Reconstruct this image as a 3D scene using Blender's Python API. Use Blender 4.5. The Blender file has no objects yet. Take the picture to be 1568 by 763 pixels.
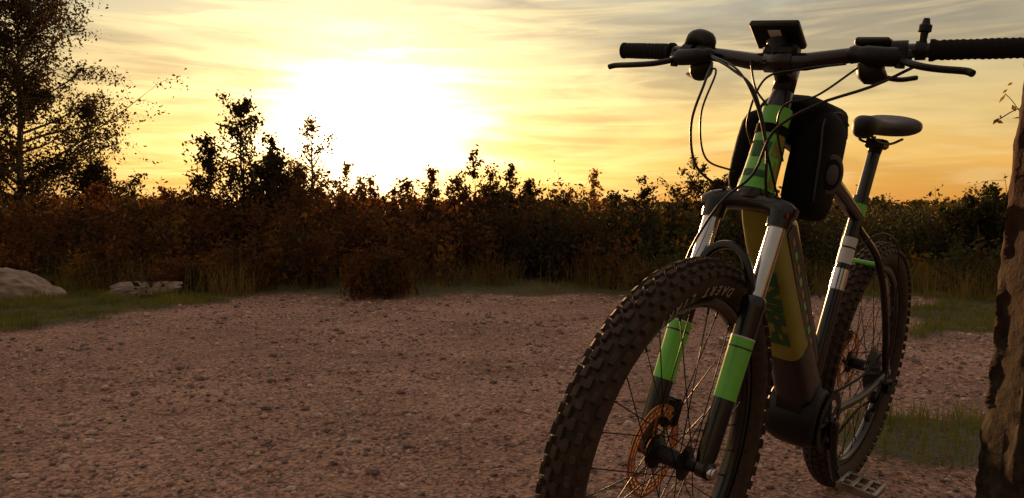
import bpy, bmesh, math, random
import numpy as np
from mathutils import Vector, Matrix, noise
rng=np.random.default_rng(7); random.seed(7)
scene=bpy.context.scene
scene.view_settings.view_transform='Standard'
scene.view_settings.look='None'
scene.view_settings.exposure=0

# ------------------------------------------------------------------ materials
def new_mat(name):
    m=bpy.data.materials.new(name); m.use_nodes=True
    nt=m.node_tree; b=nt.nodes.get('Principled BSDF')
    return m,nt,b
def mat(name,col,rough=.5,metal=0,var=.25,scale=40,bump=0,coat=0,spec=.5):
    m,nt,b=new_mat(name)
    tc=nt.nodes.new('ShaderNodeTexCoord'); n=nt.nodes.new('ShaderNodeTexNoise')
    n.inputs['Scale'].default_value=scale; n.inputs['Detail'].default_value=5
    nt.links.new(tc.outputs['Object'],n.inputs['Vector'])
    r=nt.nodes.new('ShaderNodeValToRGB')
    r.color_ramp.elements[0].position=.3; r.color_ramp.elements[1].position=.7
    r.color_ramp.elements[0].color=(*[c*(1-var) for c in col],1)
    r.color_ramp.elements[1].color=(*[min(1,c*(1+var)) for c in col],1)
    nt.links.new(n.outputs['Fac'],r.inputs['Fac']); nt.links.new(r.outputs['Color'],b.inputs['Base Color'])
    mr=nt.nodes.new('ShaderNodeMapRange'); mr.inputs['To Min'].default_value=max(0,rough-.12); mr.inputs['To Max'].default_value=min(1,rough+.12)
    nt.links.new(n.outputs['Fac'],mr.inputs['Value']); nt.links.new(mr.outputs['Result'],b.inputs['Roughness'])
    b.inputs['Metallic'].default_value=metal
    b.inputs['Coat Weight'].default_value=coat
    b.inputs['Specular IOR Level'].default_value=spec
    if bump:
        bp=nt.nodes.new('ShaderNodeBump'); bp.inputs['Strength'].default_value=bump; bp.inputs['Distance'].default_value=.003
        nt.links.new(n.outputs['Fac'],bp.inputs['Height']); nt.links.new(bp.outputs['Normal'],b.inputs['Normal'])
    return m
def leaf_mat(name,c1,c2,trans=.5,tcol=None,scale=1.6):
    m,nt,b=new_mat(name)
    tc=nt.nodes.new('ShaderNodeTexCoord'); n=nt.nodes.new('ShaderNodeTexNoise')
    n.inputs['Scale'].default_value=scale; n.inputs['Detail'].default_value=8; n.inputs['Roughness'].default_value=.75
    nt.links.new(tc.outputs['Object'],n.inputs['Vector'])
    r=nt.nodes.new('ShaderNodeValToRGB'); r.color_ramp.elements[0].position=.38; r.color_ramp.elements[1].position=.62
    r.color_ramp.elements[0].color=(*c1,1); r.color_ramp.elements[1].color=(*c2,1)
    nt.links.new(n.outputs['Fac'],r.inputs['Fac']); nt.links.new(r.outputs['Color'],b.inputs['Base Color'])
    b.inputs['Roughness'].default_value=.7; b.inputs['Specular IOR Level'].default_value=.2
    t=nt.nodes.new('ShaderNodeBsdfTranslucent')
    if tcol: t.inputs['Color'].default_value=(*tcol,1)
    else: nt.links.new(r.outputs['Color'],t.inputs['Color'])
    mx=nt.nodes.new('ShaderNodeMixShader'); mx.inputs['Fac'].default_value=trans
    nt.links.new(b.outputs[0],mx.inputs[1]); nt.links.new(t.outputs[0],mx.inputs[2])
    nt.links.new(mx.outputs[0],nt.nodes['Material Output'].inputs['Surface'])
    return m

M={}
M['rubber']=mat('tire_rubber',(.045,.029,.019),.75,var=.45,scale=60,bump=.3,spec=.35)
M['black']=mat('black_plastic',(.006,.006,.007),.45,scale=80,spec=.35)
M['gloss']=mat('black_paint',(.006,.006,.007),.25,coat=.3,scale=20)
M['grip']=mat('grip_rubber',(.006,.005,.005),.8,bump=.6,scale=250,spec=.3)
M['green']=mat('green_paint',(.15,.56,.06),.35,var=.1,scale=15,coat=.3)
M['olive']=mat('olive_paint',(.26,.25,.03),.4,var=.12,scale=15,coat=.2)
M['dgreen']=mat('dark_green_decal',(.015,.10,.03),.5,var=.1)
M['chrome']=mat('stanchion_chrome',(.62,.62,.64),.18,metal=1,var=.08,scale=30)
M['steel']=mat('steel',(.30,.27,.24),.35,metal=1,var=.25)
M['rotor']=mat('rotor_steel_orange_lit',(.60,.27,.11),.4,metal=.8,var=.3)  # orange light on the steel is put into the base colour
M['fabric']=mat('bag_fabric',(.006,.006,.007),.85,var=.4,scale=300,bump=.4,spec=.15)
M['mesh']=mat('bag_mesh',(.04,.04,.045),.6,var=.6,scale=400,bump=.5)
M['white']=mat('white_decal',(.65,.65,.65),.4,var=.05)
M['text']=mat('sidewall_print',(.34,.29,.24),.7,var=.3,scale=90)
M['cable']=mat('cable_housing',(.008,.008,.008),.4)
M['saddle']=mat('saddle_vinyl',(.008,.007,.007),.5,var=.3,scale=90,spec=.35)
M['red']=mat('red_decal',(.5,.04,.03),.4)
M['screen']=mat('display_glass',(.01,.011,.012),.12,coat=.6)

# ------------------------------------------------------------------ mesh builder
class MB:
    def __init__(s): s.v=[]; s.f=[]; s.m=[]; s.n=0
    def add(s,V,F,mi=0):
        V=np.asarray(V,float); s.v.append(V)
        for f in F: s.f.append([i+s.n for i in f]); s.m.append(mi)
        s.n+=len(V)
    def obj(s,name,mats,parent=None,smooth=True,auto=None):
        me=bpy.data.meshes.new(name); me.from_pydata(np.concatenate(s.v).tolist(),[],s.f)
        for m in mats: me.materials.append(m)
        me.polygons.foreach_set('material_index',s.m)
        me.polygons.foreach_set('use_smooth',[smooth]*len(s.f))
        me.update()
        if auto:
            try: me.set_sharp_from_angle(angle=math.radians(auto))
            except Exception: pass
        o=bpy.data.objects.new(name,me); scene.collection.objects.link(o)
        if parent: o.parent=parent
        return o
def frames(P,up=None):
    P=np.asarray(P,float); T=np.gradient(P,axis=0); T/=np.linalg.norm(T,axis=1)[:,None]+1e-12
    u=np.array(up if up is not None else ([0,0,1] if abs(T[0][2])<.9 else [1,0,0]),float)
    A=[];B=[]
    for t in T:
        a=u-t*np.dot(u,t); a/=np.linalg.norm(a)+1e-12; b=np.cross(t,a)
        A.append(a);B.append(b)
        if up is None: u=a
    return P,T,np.array(A),np.array(B)
def tube(mb,P,r,seg=12,mi=0,cap=True,up=None,r2=None,exp=2.0):
    P,T,A,B=frames(P,up); n=len(P)
    r=np.broadcast_to(np.asarray(r,float),(n,)); r2=r if r2 is None else np.broadcast_to(np.asarray(r2,float),(n,))
    th=np.arange(seg)*2*math.pi/seg
    c=np.sign(np.cos(th))*np.abs(np.cos(th))**(2/exp); s_=np.sign(np.sin(th))*np.abs(np.sin(th))**(2/exp)
    V=(P[:,None]+A[:,None]*(c[None,:,None]*r[:,None,None])+B[:,None]*(s_[None,:,None]*r2[:,None,None])).reshape(-1,3)
    F=[(i*seg+j,i*seg+(j+1)%seg,(i+1)*seg+(j+1)%seg,(i+1)*seg+j) for i in range(n-1) for j in range(seg)]
    if cap: F+= [tuple(range(seg))[::-1], tuple((n-1)*seg+j for j in range(seg))]
    mb.add(V,F,mi)
def spline(P,n=24):
    P=np.asarray(P,float); Q=np.vstack([2*P[0]-P[1],P,2*P[-1]-P[-2]]); out=[]
    per=max(2,n//(len(P)-1))
    for i in range(len(P)-1):
        p0,p1,p2,p3=Q[i:i+4]
        for t in np.arange(per)/per:
            out.append(.5*((2*p1)+(-p0+p2)*t+(2*p0-5*p1+4*p2-p3)*t*t+(-p0+3*p1-3*p2+p3)*t**3))
    out.append(P[-1]); return np.array(out)
def box(mb,c,h,R=None,mi=0,bev=.12):
    h=np.array(h,float); b=min(h)*bev*2; V=[];idx={}
    for sx in(-1,1):
        for sy in(-1,1):
            for sz in(-1,1):
                for k in range(3):
                    p=np.array([sx,sy,sz])*h
                    for a in range(3):
                        if a!=k: p[a]-=np.sign(p[a])*b
                    idx[(sx,sy,sz,k)]=len(V); V.append(p)
    F=[]
    for k in range(3):
        a,c2=[(1,2),(2,0),(0,1)][k]
        for s in(-1,1):
            q=[]
            for (i,j) in((-1,-1),(1,-1),(1,1),(-1,1)):
                t=[0,0,0]; t[k]=s;t[a]=i;t[c2]=j; q.append(idx[(*t,k)])
            F.append(q if s>0 else q[::-1])
    for k in range(3):
        a,c2=[(1,2),(2,0),(0,1)][k]
        for i in(-1,1):
            for j in(-1,1):
                t0=[0,0,0];t1=[0,0,0]
                t0[a]=t1[a]=i;t0[c2]=t1[c2]=j;t0[k]=-1;t1[k]=1
                F.append([idx[(*t0,a)],idx[(*t1,a)],idx[(*t1,c2)],idx[(*t0,c2)]])
    for sx in(-1,1):
        for sy in(-1,1):
            for sz in(-1,1): F.append([idx[(sx,sy,sz,k)] for k in range(3)])
    V=np.array(V)
    if R is not None: V=V@np.array(R).T
    mb.add(V+np.array(c),F,mi)
def disc(mb,c,axis,r,w,seg=32,mi=0):
    a=np.array(axis,float);a/=np.linalg.norm(a); c=np.array(c,float)
    tube(mb,[c-a*w/2,c-a*w/2*.8,c+a*w/2*.8,c+a*w/2],[r*.94,r,r,r*.94],seg,mi)

# ------------------------------------------------------------------ world: evening sky, with added fill overhead
az=math.radians(-10.6); el=math.radians(5.6)
S=Vector((math.sin(az)*math.cos(el),math.cos(az)*math.cos(el),math.sin(el)))
w=bpy.data.worlds.new('World'); scene.world=w; w.use_nodes=True
nt=w.node_tree; N=nt.nodes; Lk=nt.links; bg=N['Background']
def node(t,**k):
    n=N.new(t)
    for a,b in k.items(): setattr(n,a,b)
    return n
def math_(op,a,b=None,c=None):
    n=node('ShaderNodeMath',operation=op)
    for i,x in enumerate((a,b,c)):
        if x is None: continue
        if isinstance(x,(int,float)): n.inputs[i].default_value=x
        else: Lk.new(x,n.inputs[i])
    return n.outputs[0]
def mrange(v,a,b,c,d,smooth=False):
    n=node('ShaderNodeMapRange'); Lk.new(v,n.inputs['Value'])
    if smooth: n.interpolation_type='SMOOTHSTEP'
    for k_,x in zip(('From Min','From Max','To Min','To Max'),(a,b,c,d)): n.inputs[k_].default_value=x
    return n.outputs['Result']
tc=node('ShaderNodeTexCoord'); D=tc.outputs['Generated']
sep=node('ShaderNodeSeparateXYZ'); Lk.new(D,sep.inputs[0])
dt=node('ShaderNodeVectorMath',operation='DOT_PRODUCT'); Lk.new(D,dt.inputs[0]); dt.inputs[1].default_value=S
dot=math_('MAXIMUM',dt.outputs['Value'],0.0)
dz2=math_('POWER',math_('ABSOLUTE',math_('SUBTRACT',sep.outputs['Z'],S.z)),2.0)
def flat(c): return math_('EXPONENT',math_('MULTIPLY',dz2,-float(c)))
ramp=node('ShaderNodeValToRGB'); Lk.new(sep.outputs['Z'],ramp.inputs[0])
cr=ramp.color_ramp; cr.elements[0].position=0; cr.elements[0].color=(.80,.31,.055,1); cr.elements[1].position=1; cr.elements[1].color=(.72,.58,.52,1)
for p,c in ((.04,(.86,.43,.085)),(.10,(.86,.56,.17)),(.17,(.66,.53,.27)),(.25,(.44,.42,.32)),(.33,(.55,.47,.38)),(.45,(.78,.60,.48))):  # stops above the view are raised and warmed as unseen fill light
    e=cr.elements.new(p); e.color=(*c,1)
def cloudn(sc_,rot,s,det,rough,dist,lo,hi,off=0):
    mp=node('ShaderNodeMapping'); Lk.new(D,mp.inputs[0]); mp.inputs['Scale'].default_value=sc_; mp.inputs['Rotation'].default_value=rot; mp.inputs['Location'].default_value=(off,off*.7,0)
    cn=node('ShaderNodeTexNoise'); Lk.new(mp.outputs[0],cn.inputs['Vector']); cn.inputs['Scale'].default_value=s; cn.inputs['Detail'].default_value=det; cn.inputs['Roughness'].default_value=rough; cn.inputs['Distortion'].default_value=dist
    return mrange(cn.outputs['Fac'],lo,hi,0,1,True)
cloud=cloudn((1.2,1.2,7),(0,math.radians(6),0),2.2,8,.54,.5,.38,.60)
wisp=cloudn((1.2,1.2,14),(0,math.radians(-8),0),3.6,8,.56,.8,.42,.66,3.1)
hi_=mrange(sep.outputs['Z'],.02,.14,.25,1)
cf=math_('MULTIPLY',cloud,hi_)
mixc=node('ShaderNodeMix',data_type='RGBA',blend_type='MULTIPLY'); Lk.new(math_('MULTIPLY',cf,.95),mixc.inputs[0])
Lk.new(ramp.outputs[0],mixc.inputs[6]); mixc.inputs[7].default_value=(.60,.58,.64,1)
mixw=node('ShaderNodeMix',data_type='RGBA',blend_type='MIX'); Lk.new(math_('MULTIPLY',wisp,.34),mixw.inputs[0])
Lk.new(mixc.outputs[2],mixw.inputs[6]); mixw.inputs[7].default_value=(.95,.70,.33,1)
mm=mrange(dt.outputs['Value'],-.6,.9,.36,1.0)
sc=node('ShaderNodeVectorMath',operation='SCALE'); Lk.new(mixw.outputs[2],sc.inputs[0]); Lk.new(mm,sc.inputs['Scale'])
bright=math_('MULTIPLY_ADD',wisp,.9,math_('MULTIPLY_ADD',cloud,-.45,.80))
g1=math_('MULTIPLY',math_('MULTIPLY',math_('POWER',dot,260.0),flat(230)),math_('MULTIPLY_ADD',wisp,9.0,6.0))
g2=math_('MULTIPLY',math_('MULTIPLY',math_('POWER',dot,60.0),flat(28)),math_('MULTIPLY',bright,.95))
g3=math_('MULTIPLY',math_('MULTIPLY',math_('POWER',dot,9.0),flat(6)),math_('MULTIPLY',bright,.24))
def colscale(col,fac):
    n=node('ShaderNodeVectorMath',operation='SCALE'); n.inputs[0].default_value=col; Lk.new(fac,n.inputs['Scale']); return n.outputs[0]
def vadd(a,b):
    n=node('ShaderNodeVectorMath',operation='ADD'); Lk.new(a,n.inputs[0]); Lk.new(b,n.inputs[1]); return n.outputs[0]
tot=vadd(sc.outputs[0],colscale((1,.80,.46),g1)); tot=vadd(tot,colscale((1,.83,.44),g2)); tot=vadd(tot,colscale((1,.72,.20),g3))
sky=node('ShaderNodeTexSky',sky_type='NISHITA'); sky.sun_disc=False; sky.sun_elevation=el; sky.sun_rotation=az; sky.dust_density=3
ns=node('ShaderNodeVectorMath',operation='SCALE'); Lk.new(sky.outputs[0],ns.inputs[0]); ns.inputs['Scale'].default_value=.015
tot=vadd(tot,ns.outputs[0])
Lk.new(tot,bg.inputs['Color']); bg.inputs['Strength'].default_value=1.0

sl=bpy.data.lights.new('sun','SUN'); sl.energy=5; sl.angle=math.radians(.6); sl.color=(1,.50,.20)
so=bpy.data.objects.new('sun',sl); scene.collection.objects.link(so); so.rotation_euler=S.to_track_quat('Z','Y').to_euler(); so.location=(-5,20,8)

# ------------------------------------------------------------------ camera
cd=bpy.data.cameras.new('camera'); cam=bpy.data.objects.new('camera',cd); scene.collection.objects.link(cam); scene.camera=cam
cd.sensor_width=36; cd.lens=1158.4/1568*36; cd.clip_start=.05; cd.clip_end=5000
cam.matrix_world=Matrix.Translation((0,0,.8212))@Matrix.Rotation(math.pi/2-.0532,4,'X')@Matrix.Rotation(.0077,4,'Z')

# ------------------------------------------------------------------ value noise
_tab={}
def vnoise(x,y,s,seed=0):
    if seed not in _tab: _tab[seed]=np.random.default_rng(seed).random((257,257))
    r=_tab[seed]; x=np.asarray(x,float)/s+1000.3;y=np.asarray(y,float)/s+1000.7
    xi=np.floor(x).astype(int);yi=np.floor(y).astype(int);fx=x-xi;fy=y-yi
    fx=fx*fx*(3-2*fx);fy=fy*fy*(3-2*fy);xi%=256;yi%=256
    return (r[xi,yi]*(1-fx)*(1-fy)+r[xi+1,yi]*fx*(1-fy)+r[xi,yi+1]*(1-fx)*fy+r[xi+1,yi+1]*fx*fy)*2-1
def gmask(x,y):
    nz=vnoise(x,y,.35,3)*.22+vnoise(x,y,.11,4)*.12
    left=np.clip((-2.55-(6.4-y)*.34-x+nz)*4,0,1)*np.clip((y-4.5+nz)*4,0,1)
    right=np.clip((x-.53*y+nz)*4,0,1)*np.clip((y-4.9+nz)*4,0,1)
    post=np.clip((1-np.hypot((x-1.55)/.42,(y-2.72)/.40)+nz*1.2)*4,0,1)
    far=np.clip((y-7.0+nz*1.3)*3,0,1)
    return np.maximum.reduce([left,right,post,far])
def gh(x,y):
    near=np.exp(-np.maximum(0,np.hypot(x,y-3)-6)/6)
    h=vnoise(x,y,1.3,11)*.016+vnoise(x,y,.4,12)*.010
    h=h+near*(vnoise(x,y,.13,13)*.008+vnoise(x,y,.06,14)*.006)
    h=h+gmask(x,y)*.015
    return h*np.clip(1-(np.hypot(x,y)-40)/100,0,1)-.003
xs=np.concatenate([-np.geomspace(6,3000,40)[::-1],np.arange(-5.97,6,.03),np.geomspace(6,3000,40)])
ys=np.concatenate([-np.geomspace(.6,2000,25)[::-1],np.arange(-.5,8,.025),np.geomspace(8,4000,60)])
X,Y=np.meshgrid(xs,ys,indexing='ij'); Z=gh(X,Y)
nx,ny=len(xs),len(ys)
V=np.stack([X,Y,Z],-1).reshape(-1,3)
I=(np.arange(nx-1)[:,None]*ny+np.arange(ny-1)[None]).reshape(-1); F=np.stack([I,I+ny,I+ny+1,I+1],1)
def fast_mesh(name,V,F,mats,mi=None,smooth=False):
    me=bpy.data.meshes.new(name); k=F.shape[1]
    me.vertices.add(len(V)); me.vertices.foreach_set('co',np.asarray(V,np.float32).ravel())
    me.loops.add(F.size); me.loops.foreach_set('vertex_index',F.astype(np.int32).ravel())
    me.polygons.add(len(F)); me.polygons.foreach_set('loop_start',np.arange(0,F.size,k,dtype=np.int32))
    for m in mats: me.materials.append(m)
    if mi is not None: me.polygons.foreach_set('material_index',mi.astype(np.int32))
    me.polygons.foreach_set('use_smooth',np.full(len(F),smooth))
    me.update(calc_edges=True); me.validate()
    o=bpy.data.objects.new(name,me); scene.collection.objects.link(o); return o
gm,gt,gb=new_mat('ground_gravel')
def gn(t): return gt.nodes.new(t)
gtc=gn('ShaderNodeTexCoord'); P_=gtc.outputs['Object']
def gnoise(s,d=6,r=.6):
    n=gn('ShaderNodeTexNoise'); n.inputs['Scale'].default_value=s; n.inputs['Detail'].default_value=d; n.inputs['Roughness'].default_value=r; gt.links.new(P_,n.inputs['Vector']); return n.outputs['Fac']
def gramp(f,els):
    r=gn('ShaderNodeValToRGB'); gt.links.new(f,r.inputs[0])
    r.color_ramp.elements[0].position=els[0][0]; r.color_ramp.elements[0].color=(*els[0][1],1)
    r.color_ramp.elements[1].position=els[-1][0]; r.color_ramp.elements[1].color=(*els[-1][1],1)
    for p,c in els[1:-1]: e=r.color_ramp.elements.new(p); e.color=(*c,1)
    return r.outputs[0]
c1=gramp(gnoise(1.1,6,.65),[(.35,(.25,.135,.085)),(.5,(.36,.20,.135)),(.66,(.48,.29,.20))])
vor=gn('ShaderNodeTexVoronoi'); vor.inputs['Scale'].default_value=80; gt.links.new(P_,vor.inputs['Vector'])
c2=gramp(vor.outputs['Color'],[(.2,(.35,.33,.36)),(.8,(1.35,1.25,1.2))])
mx=gn('ShaderNodeMix'); mx.data_type='RGBA'; mx.blend_type='MULTIPLY'; mx.inputs[0].default_value=.95; gt.links.new(c1,mx.inputs[6]); gt.links.new(c2,mx.inputs[7])
gcol=gramp(gnoise(9,6,.7),[(.35,(.04,.036,.014)),(.6,(.08,.075,.025)),(.75,(.13,.10,.05))])
at=gn('ShaderNodeAttribute'); at.attribute_name='grass'
mg=gn('ShaderNodeMix'); mg.data_type='RGBA'; gt.links.new(at.outputs['Fac'],mg.inputs[0]); gt.links.new(mx.outputs[2],mg.inputs[6]); gt.links.new(gcol,mg.inputs[7])
gt.links.new(mg.outputs[2],gb.inputs['Base Color']); gb.inputs['Roughness'].default_value=.7; gb.inputs['Specular IOR Level'].default_value=.4
bp=gn('ShaderNodeBump'); bp.inputs['Strength'].default_value=1; bp.inputs['Distance'].default_value=.012
v2=gn('ShaderNodeTexVoronoi'); v2.inputs['Scale'].default_value=60; gt.links.new(P_,v2.inputs['Vector'])
ad=gn('ShaderNodeMath'); ad.operation='SUBTRACT'; gt.links.new(gnoise(60,5,.7),ad.inputs[0]); gt.links.new(v2.outputs['Distance'],ad.inputs[1])
gt.links.new(ad.outputs[0],bp.inputs['Height']); gt.links.new(bp.outputs['Normal'],gb.inputs['Normal'])
ground=fast_mesh('ground',V,F,[gm],smooth=True)
a=ground.data.attributes.new('grass','FLOAT','POINT'); a.data.foreach_set('value',gmask(V[:,0],V[:,1]).astype(np.float32))

# gravel stones
t=(1+5**.5)/2
ico=np.array([(-1,t,0),(1,t,0),(-1,-t,0),(1,-t,0),(0,-1,t),(0,1,t),(0,-1,-t),(0,1,-t),(t,0,-1),(t,0,1),(-t,0,-1),(-t,0,1)])/1.9
icf=np.array([(0,11,5),(0,5,1),(0,1,7),(0,7,10),(0,10,11),(1,5,9),(5,11,4),(11,10,2),(10,7,6),(7,1,8),(3,9,4),(3,4,2),(3,2,6),(3,6,8),(3,8,9),(4,9,5),(2,4,11),(6,2,10),(8,6,7),(9,8,1)])
n=66000
yy=1.1+6.1*rng.random(n)**1.25; xx=(rng.random(n)*2-1)*(.75*yy+.4)
k=(gmask(xx,yy)<.4)&(rng.random(n)<.62+.5*vnoise(xx,yy,.5,77)); xx=xx[k];yy=yy[k]; n=len(xx)
rs=np.clip(rng.lognormal(-5.35,.6,n),.002,.024)*(.7+.1*yy)
ang=rng.random(n)*6.283
sv=ico[None]*(1+.45*(rng.random((n,12,1))-.5))*rs[:,None,None]*np.array([1,.75,.6])
ca,sa=np.cos(ang)[:,None],np.sin(ang)[:,None]
sx=sv[...,0]*ca-sv[...,1]*sa; sy=sv[...,0]*sa+sv[...,1]*ca
SV=np.stack([sx+xx[:,None],sy+yy[:,None],sv[...,2]+(gh(xx,yy)+rs*.15)[:,None]],-1).reshape(-1,3)
SF=(icf[None]+np.arange(n)[:,None,None]*12).reshape(-1,3)
st=[mat('stone_a',(.36,.21,.145),.65,var=.4,scale=25,spec=.5),mat('stone_b',(.48,.33,.25),.6,var=.3,scale=25,spec=.5),mat('stone_c',(.15,.095,.075),.65,var=.3,scale=25,spec=.5)]
fast_mesh('gravel',SV,SF,st,np.repeat(rng.integers(0,3,n),20))

# ------------------------------------------------------------------ vegetation
def leaf_quads(P,size):
    n=len(P); a=rng.normal(size=(n,3)); a/=np.linalg.norm(a,axis=1)[:,None]
    b=rng.normal(size=(n,3)); b-=a*(a*b).sum(1)[:,None]; b/=np.linalg.norm(b,axis=1)[:,None]
    s=(size*(.5+1.0*rng.random(n)))[:,None]
    V=np.stack([P-a*s,P+b*s*.5,P+a*s,P-b*s*.5],1).reshape(-1,3)
    return V,np.arange(n*4).reshape(-1,4)
bark=mat('bark',(.07,.05,.04),.9,var=.5,scale=20,bump=.5)
birchbark=mat('birch_bark',(.18,.15,.12),.85,var=.6,scale=12,bump=.4)
def emit_plant(name,mb,P,size,lm,wood):
    V=np.concatenate(mb.v); LV,LF=leaf_quads(P,size)
    quads=np.array([f for f in mb.f if len(f)==4]); nw=len(quads)
    FF=np.vstack([quads,LF+len(V)]); mi=np.concatenate([np.zeros(nw),np.ones(len(LF))])
    return fast_mesh(name,np.vstack([V,LV]),FF,[wood,lm],mi)
def grow(mb,P,base,H,R,nb,nleaf,prof,r0,lean,up,tmin,sub,spread,droop=.25):
    base=np.array([*base,0.]); tt=np.linspace(0,1,9)
    ph=rng.random()*6
    tp=np.array([base+np.array([lean[0]*t_**1.2+.012*H*math.sin(5*t_+ph),lean[1]*t_,H*t_]) for t_ in tt])
    tp=tp+rng.normal(0,.006*H,(9,3))*tt[:,None]; tp[0,2]=-.08
    tube(mb,tp,r0*(1-np.linspace(0,.93,9)),6,cap=False)
    az0=rng.random()*6
    for i in range(nb):
        t_=tmin+(1-tmin)*(i+rng.random()*.9)/nb; t_=min(t_,.985)
        j=t_*8; i0=int(j); o=tp[i0]+(tp[min(i0+1,8)]-tp[i0])*(j-i0)
        a_=az0+i*2.4+rng.normal(0,.5); L=R*prof(t_)*(.4+1.0*rng.random())
        d=np.array([math.cos(a_),math.sin(a_),up*(.4+1.0*rng.random())]); d/=np.linalg.norm(d)
        s=np.linspace(0,1,6)[:,None]
        bp_=o+d*L*s+np.array([0,0,1])*(.18*L*s**2*rng.normal(.2,1))+np.cumsum(rng.normal(0,.035*L,(6,3)),axis=0)*s
        tube(mb,bp_,np.linspace(r0*.35*(1-.7*t_)+.003,.002,6),4,cap=False)
        dens=.2+1.6*rng.random()
        for k_ in range(sub):
            q=.2+.8*(k_+rng.random())/sub; jj=min(q*5,4.99); ii=int(jj); oo=bp_[ii]+(bp_[ii+1]-bp_[ii])*(jj-ii)
            dd=d*.8+rng.normal(0,.55,3); dd/=np.linalg.norm(dd); l=L*(.25+.35*rng.random())*(1.1-q*.4)
            tw=oo+dd*l*np.linspace(0,1,4)[:,None]+np.array([0,0,-droop*l])*np.linspace(0,1,4)[:,None]**2
            tube(mb,tw,np.linspace(.0035,.0015,4),3,cap=False)
            m=max(3,int(nleaf/(nb*sub)*dens*(.3+1.4*rng.random())))
            u_=rng.random(m)[:,None]; P.append(oo+(tw[-1]-oo)*u_+rng.normal(0,spread,(m,3))*(.4+.6*u_))
    m=int(nleaf*.02)+4; q=rng.random(m)[:,None]; P.append(tp[6]+(tp[8]-tp[6])*q*1.05+rng.normal(0,spread*.45,(m,3)))
def tree(name,base,H,R,nb,nleaf,lm,wood=bark,lsize=.035,prof=None,r0=.04,lean=(0,0),up=.9,tmin=.15,sub=6,spread=.07,stems=1,fan=0,droop=.25):
    mb=MB(); P=[]
    for s in range(stems):
        if s==0: h,l,o=H,lean,(0,0)
        else:
            h=H*(.42+.48*rng.random()); a_=rng.random()*6.28; rr=fan*(.35+.65*rng.random()); l=(math.cos(a_)*rr,math.sin(a_)*rr*.6); o=(l[0]*.35,l[1]*.35)
        grow(mb,P,(base[0]+o[0],base[1]+o[1]),h,R*(1 if s==0 else .8),nb,nleaf/stems,prof,r0,l,up,tmin,sub,spread,droop)
    P=np.concatenate(P); P=P[P[:,2]>.05]
    return emit_plant(name,mb,P,lsize,lm,wood)
L_dark=leaf_mat('leaves_dark',(.035,.025,.009),(.085,.050,.016),.4)
L_red_haze=leaf_mat('leaves_rust_haze',(.075,.030,.008),(.19,.072,.018),.5)  # rust tint stands in for the red haze glow below the sun
L_gold_glow=leaf_mat('leaves_gold_glow',(.15,.085,.014),(.30,.155,.022),.6)  # warm sunlit glow is put into the gold leaf colour
L_green=leaf_mat('leaves_green',(.030,.036,.010),(.085,.085,.018),.45)
def wx(u,Yd): return (u-784)/1158.4*Yd
def hz(v,Yd): return .82+(314-v)/1158.4*Yd
tall=lambda t_:(1-t_)**.6*.95+.12
cone=lambda t_:(1-t_)**.8*1.05+.10
tree('birch_tree',(wx(38,12),12),hz(-12,12),1.85,60,30000,L_dark,birchbark,.027,prof=lambda t_:(1-t_)**.5*.90+.12,r0=.085,lean=(-.1,.1),up=.75,tmin=.14,sub=11,spread=.11,droop=.5)
tree('birch_tree',(wx(-45,11),11),hz(30,11),1.3,40,12000,L_dark,birchbark,.027,prof=lambda t_:(1-t_)**.5*.9+.16,r0=.07,up=.75,tmin=.12,sub=9,spread=.11,droop=.5)
tree('birch_tree',(wx(138,12),12),hz(165,12),.8,34,9000,L_dark,birchbark,.027,prof=tall,r0=.04,up=.8,tmin=.1,sub=8,spread=.1,droop=.4,stems=2,fan=.4)
tree('sapling_tree',(wx(372,10),10),hz(160,10),.85,40,9500,L_dark,bark,.027,prof=cone,r0=.035,up=.95,sub=8,tmin=.18,stems=3,fan=.45,spread=.05)
tree('sapling_tree',(wx(318,9.8),9.8),hz(212,9.8),.55,26,3600,L_dark,bark,.027,prof=cone,r0=.03,up=1.1,sub=7,tmin=.18,stems=2,fan=.3,spread=.05)
tree('sapling_tree',(wx(415,10.3),10.3),hz(208,10.3),.5,24,3200,L_dark,bark,.027,prof=cone,r0=.03,up=1.1,sub=7,tmin=.18,stems=2,fan=.3,spread=.05)
tree('sapling_tree',(wx(476,11),11),hz(180,11),.75,34,5500,L_gold_glow,birchbark,.024,prof=cone,r0=.035,up=1.0,sub=8,stems=3,fan=.35,spread=.055)
sh=[(205,276,.5,9.5,2600,L_dark,4,.4),(150,290,.5,9,1800,L_red_haze,3,.4),(255,290,.5,9.3,1800,L_red_haze,3,.4),
    (528,248,.42,10.2,1700,L_gold_glow,3,.3),(566,266,.36,10.5,1100,L_gold_glow,3,.25),(602,288,.4,10,1200,L_red_haze,3,.3),(658,256,.48,10,2600,L_red_haze,4,.42),(690,280,.4,10.4,1500,L_red_haze,3,.3),(724,231,.5,10.5,3200,L_red_haze,4,.35),(752,262,.4,10.2,1600,L_dark,3,.3),(780,253,.4,10,2000,L_dark,3,.28),(815,282,.44,10,1900,L_dark,4,.35),
    (908,253,.18,12,520,L_gold_glow,1,0),(862,297,.4,10,1100,L_dark,3,.3),(985,274,.5,10,2600,L_dark,4,.42),(945,294,.4,10,1300,L_green,3,.35),(1066,240,.62,10.5,6500,L_dark,6,.4),(1035,282,.4,10,1500,L_dark,3,.3),(1125,286,.5,10,2400,L_green,4,.4),
    (1345,296,.6,11,2400,L_green,4,.5),(1400,300,.6,11.5,2000,L_green,4,.5),(1525,280,.6,8.5,4200,L_green,5,.45),(1470,304,.5,9,2000,L_green,4,.4)]
for i in range(16):
    u=430+i*30+rng.normal(0,10); sh.append((u,274+22*rng.random(),.40,9.4+1.6*rng.random(),1000,L_red_haze if rng.random()<.6 else L_dark,3,.3))
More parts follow.
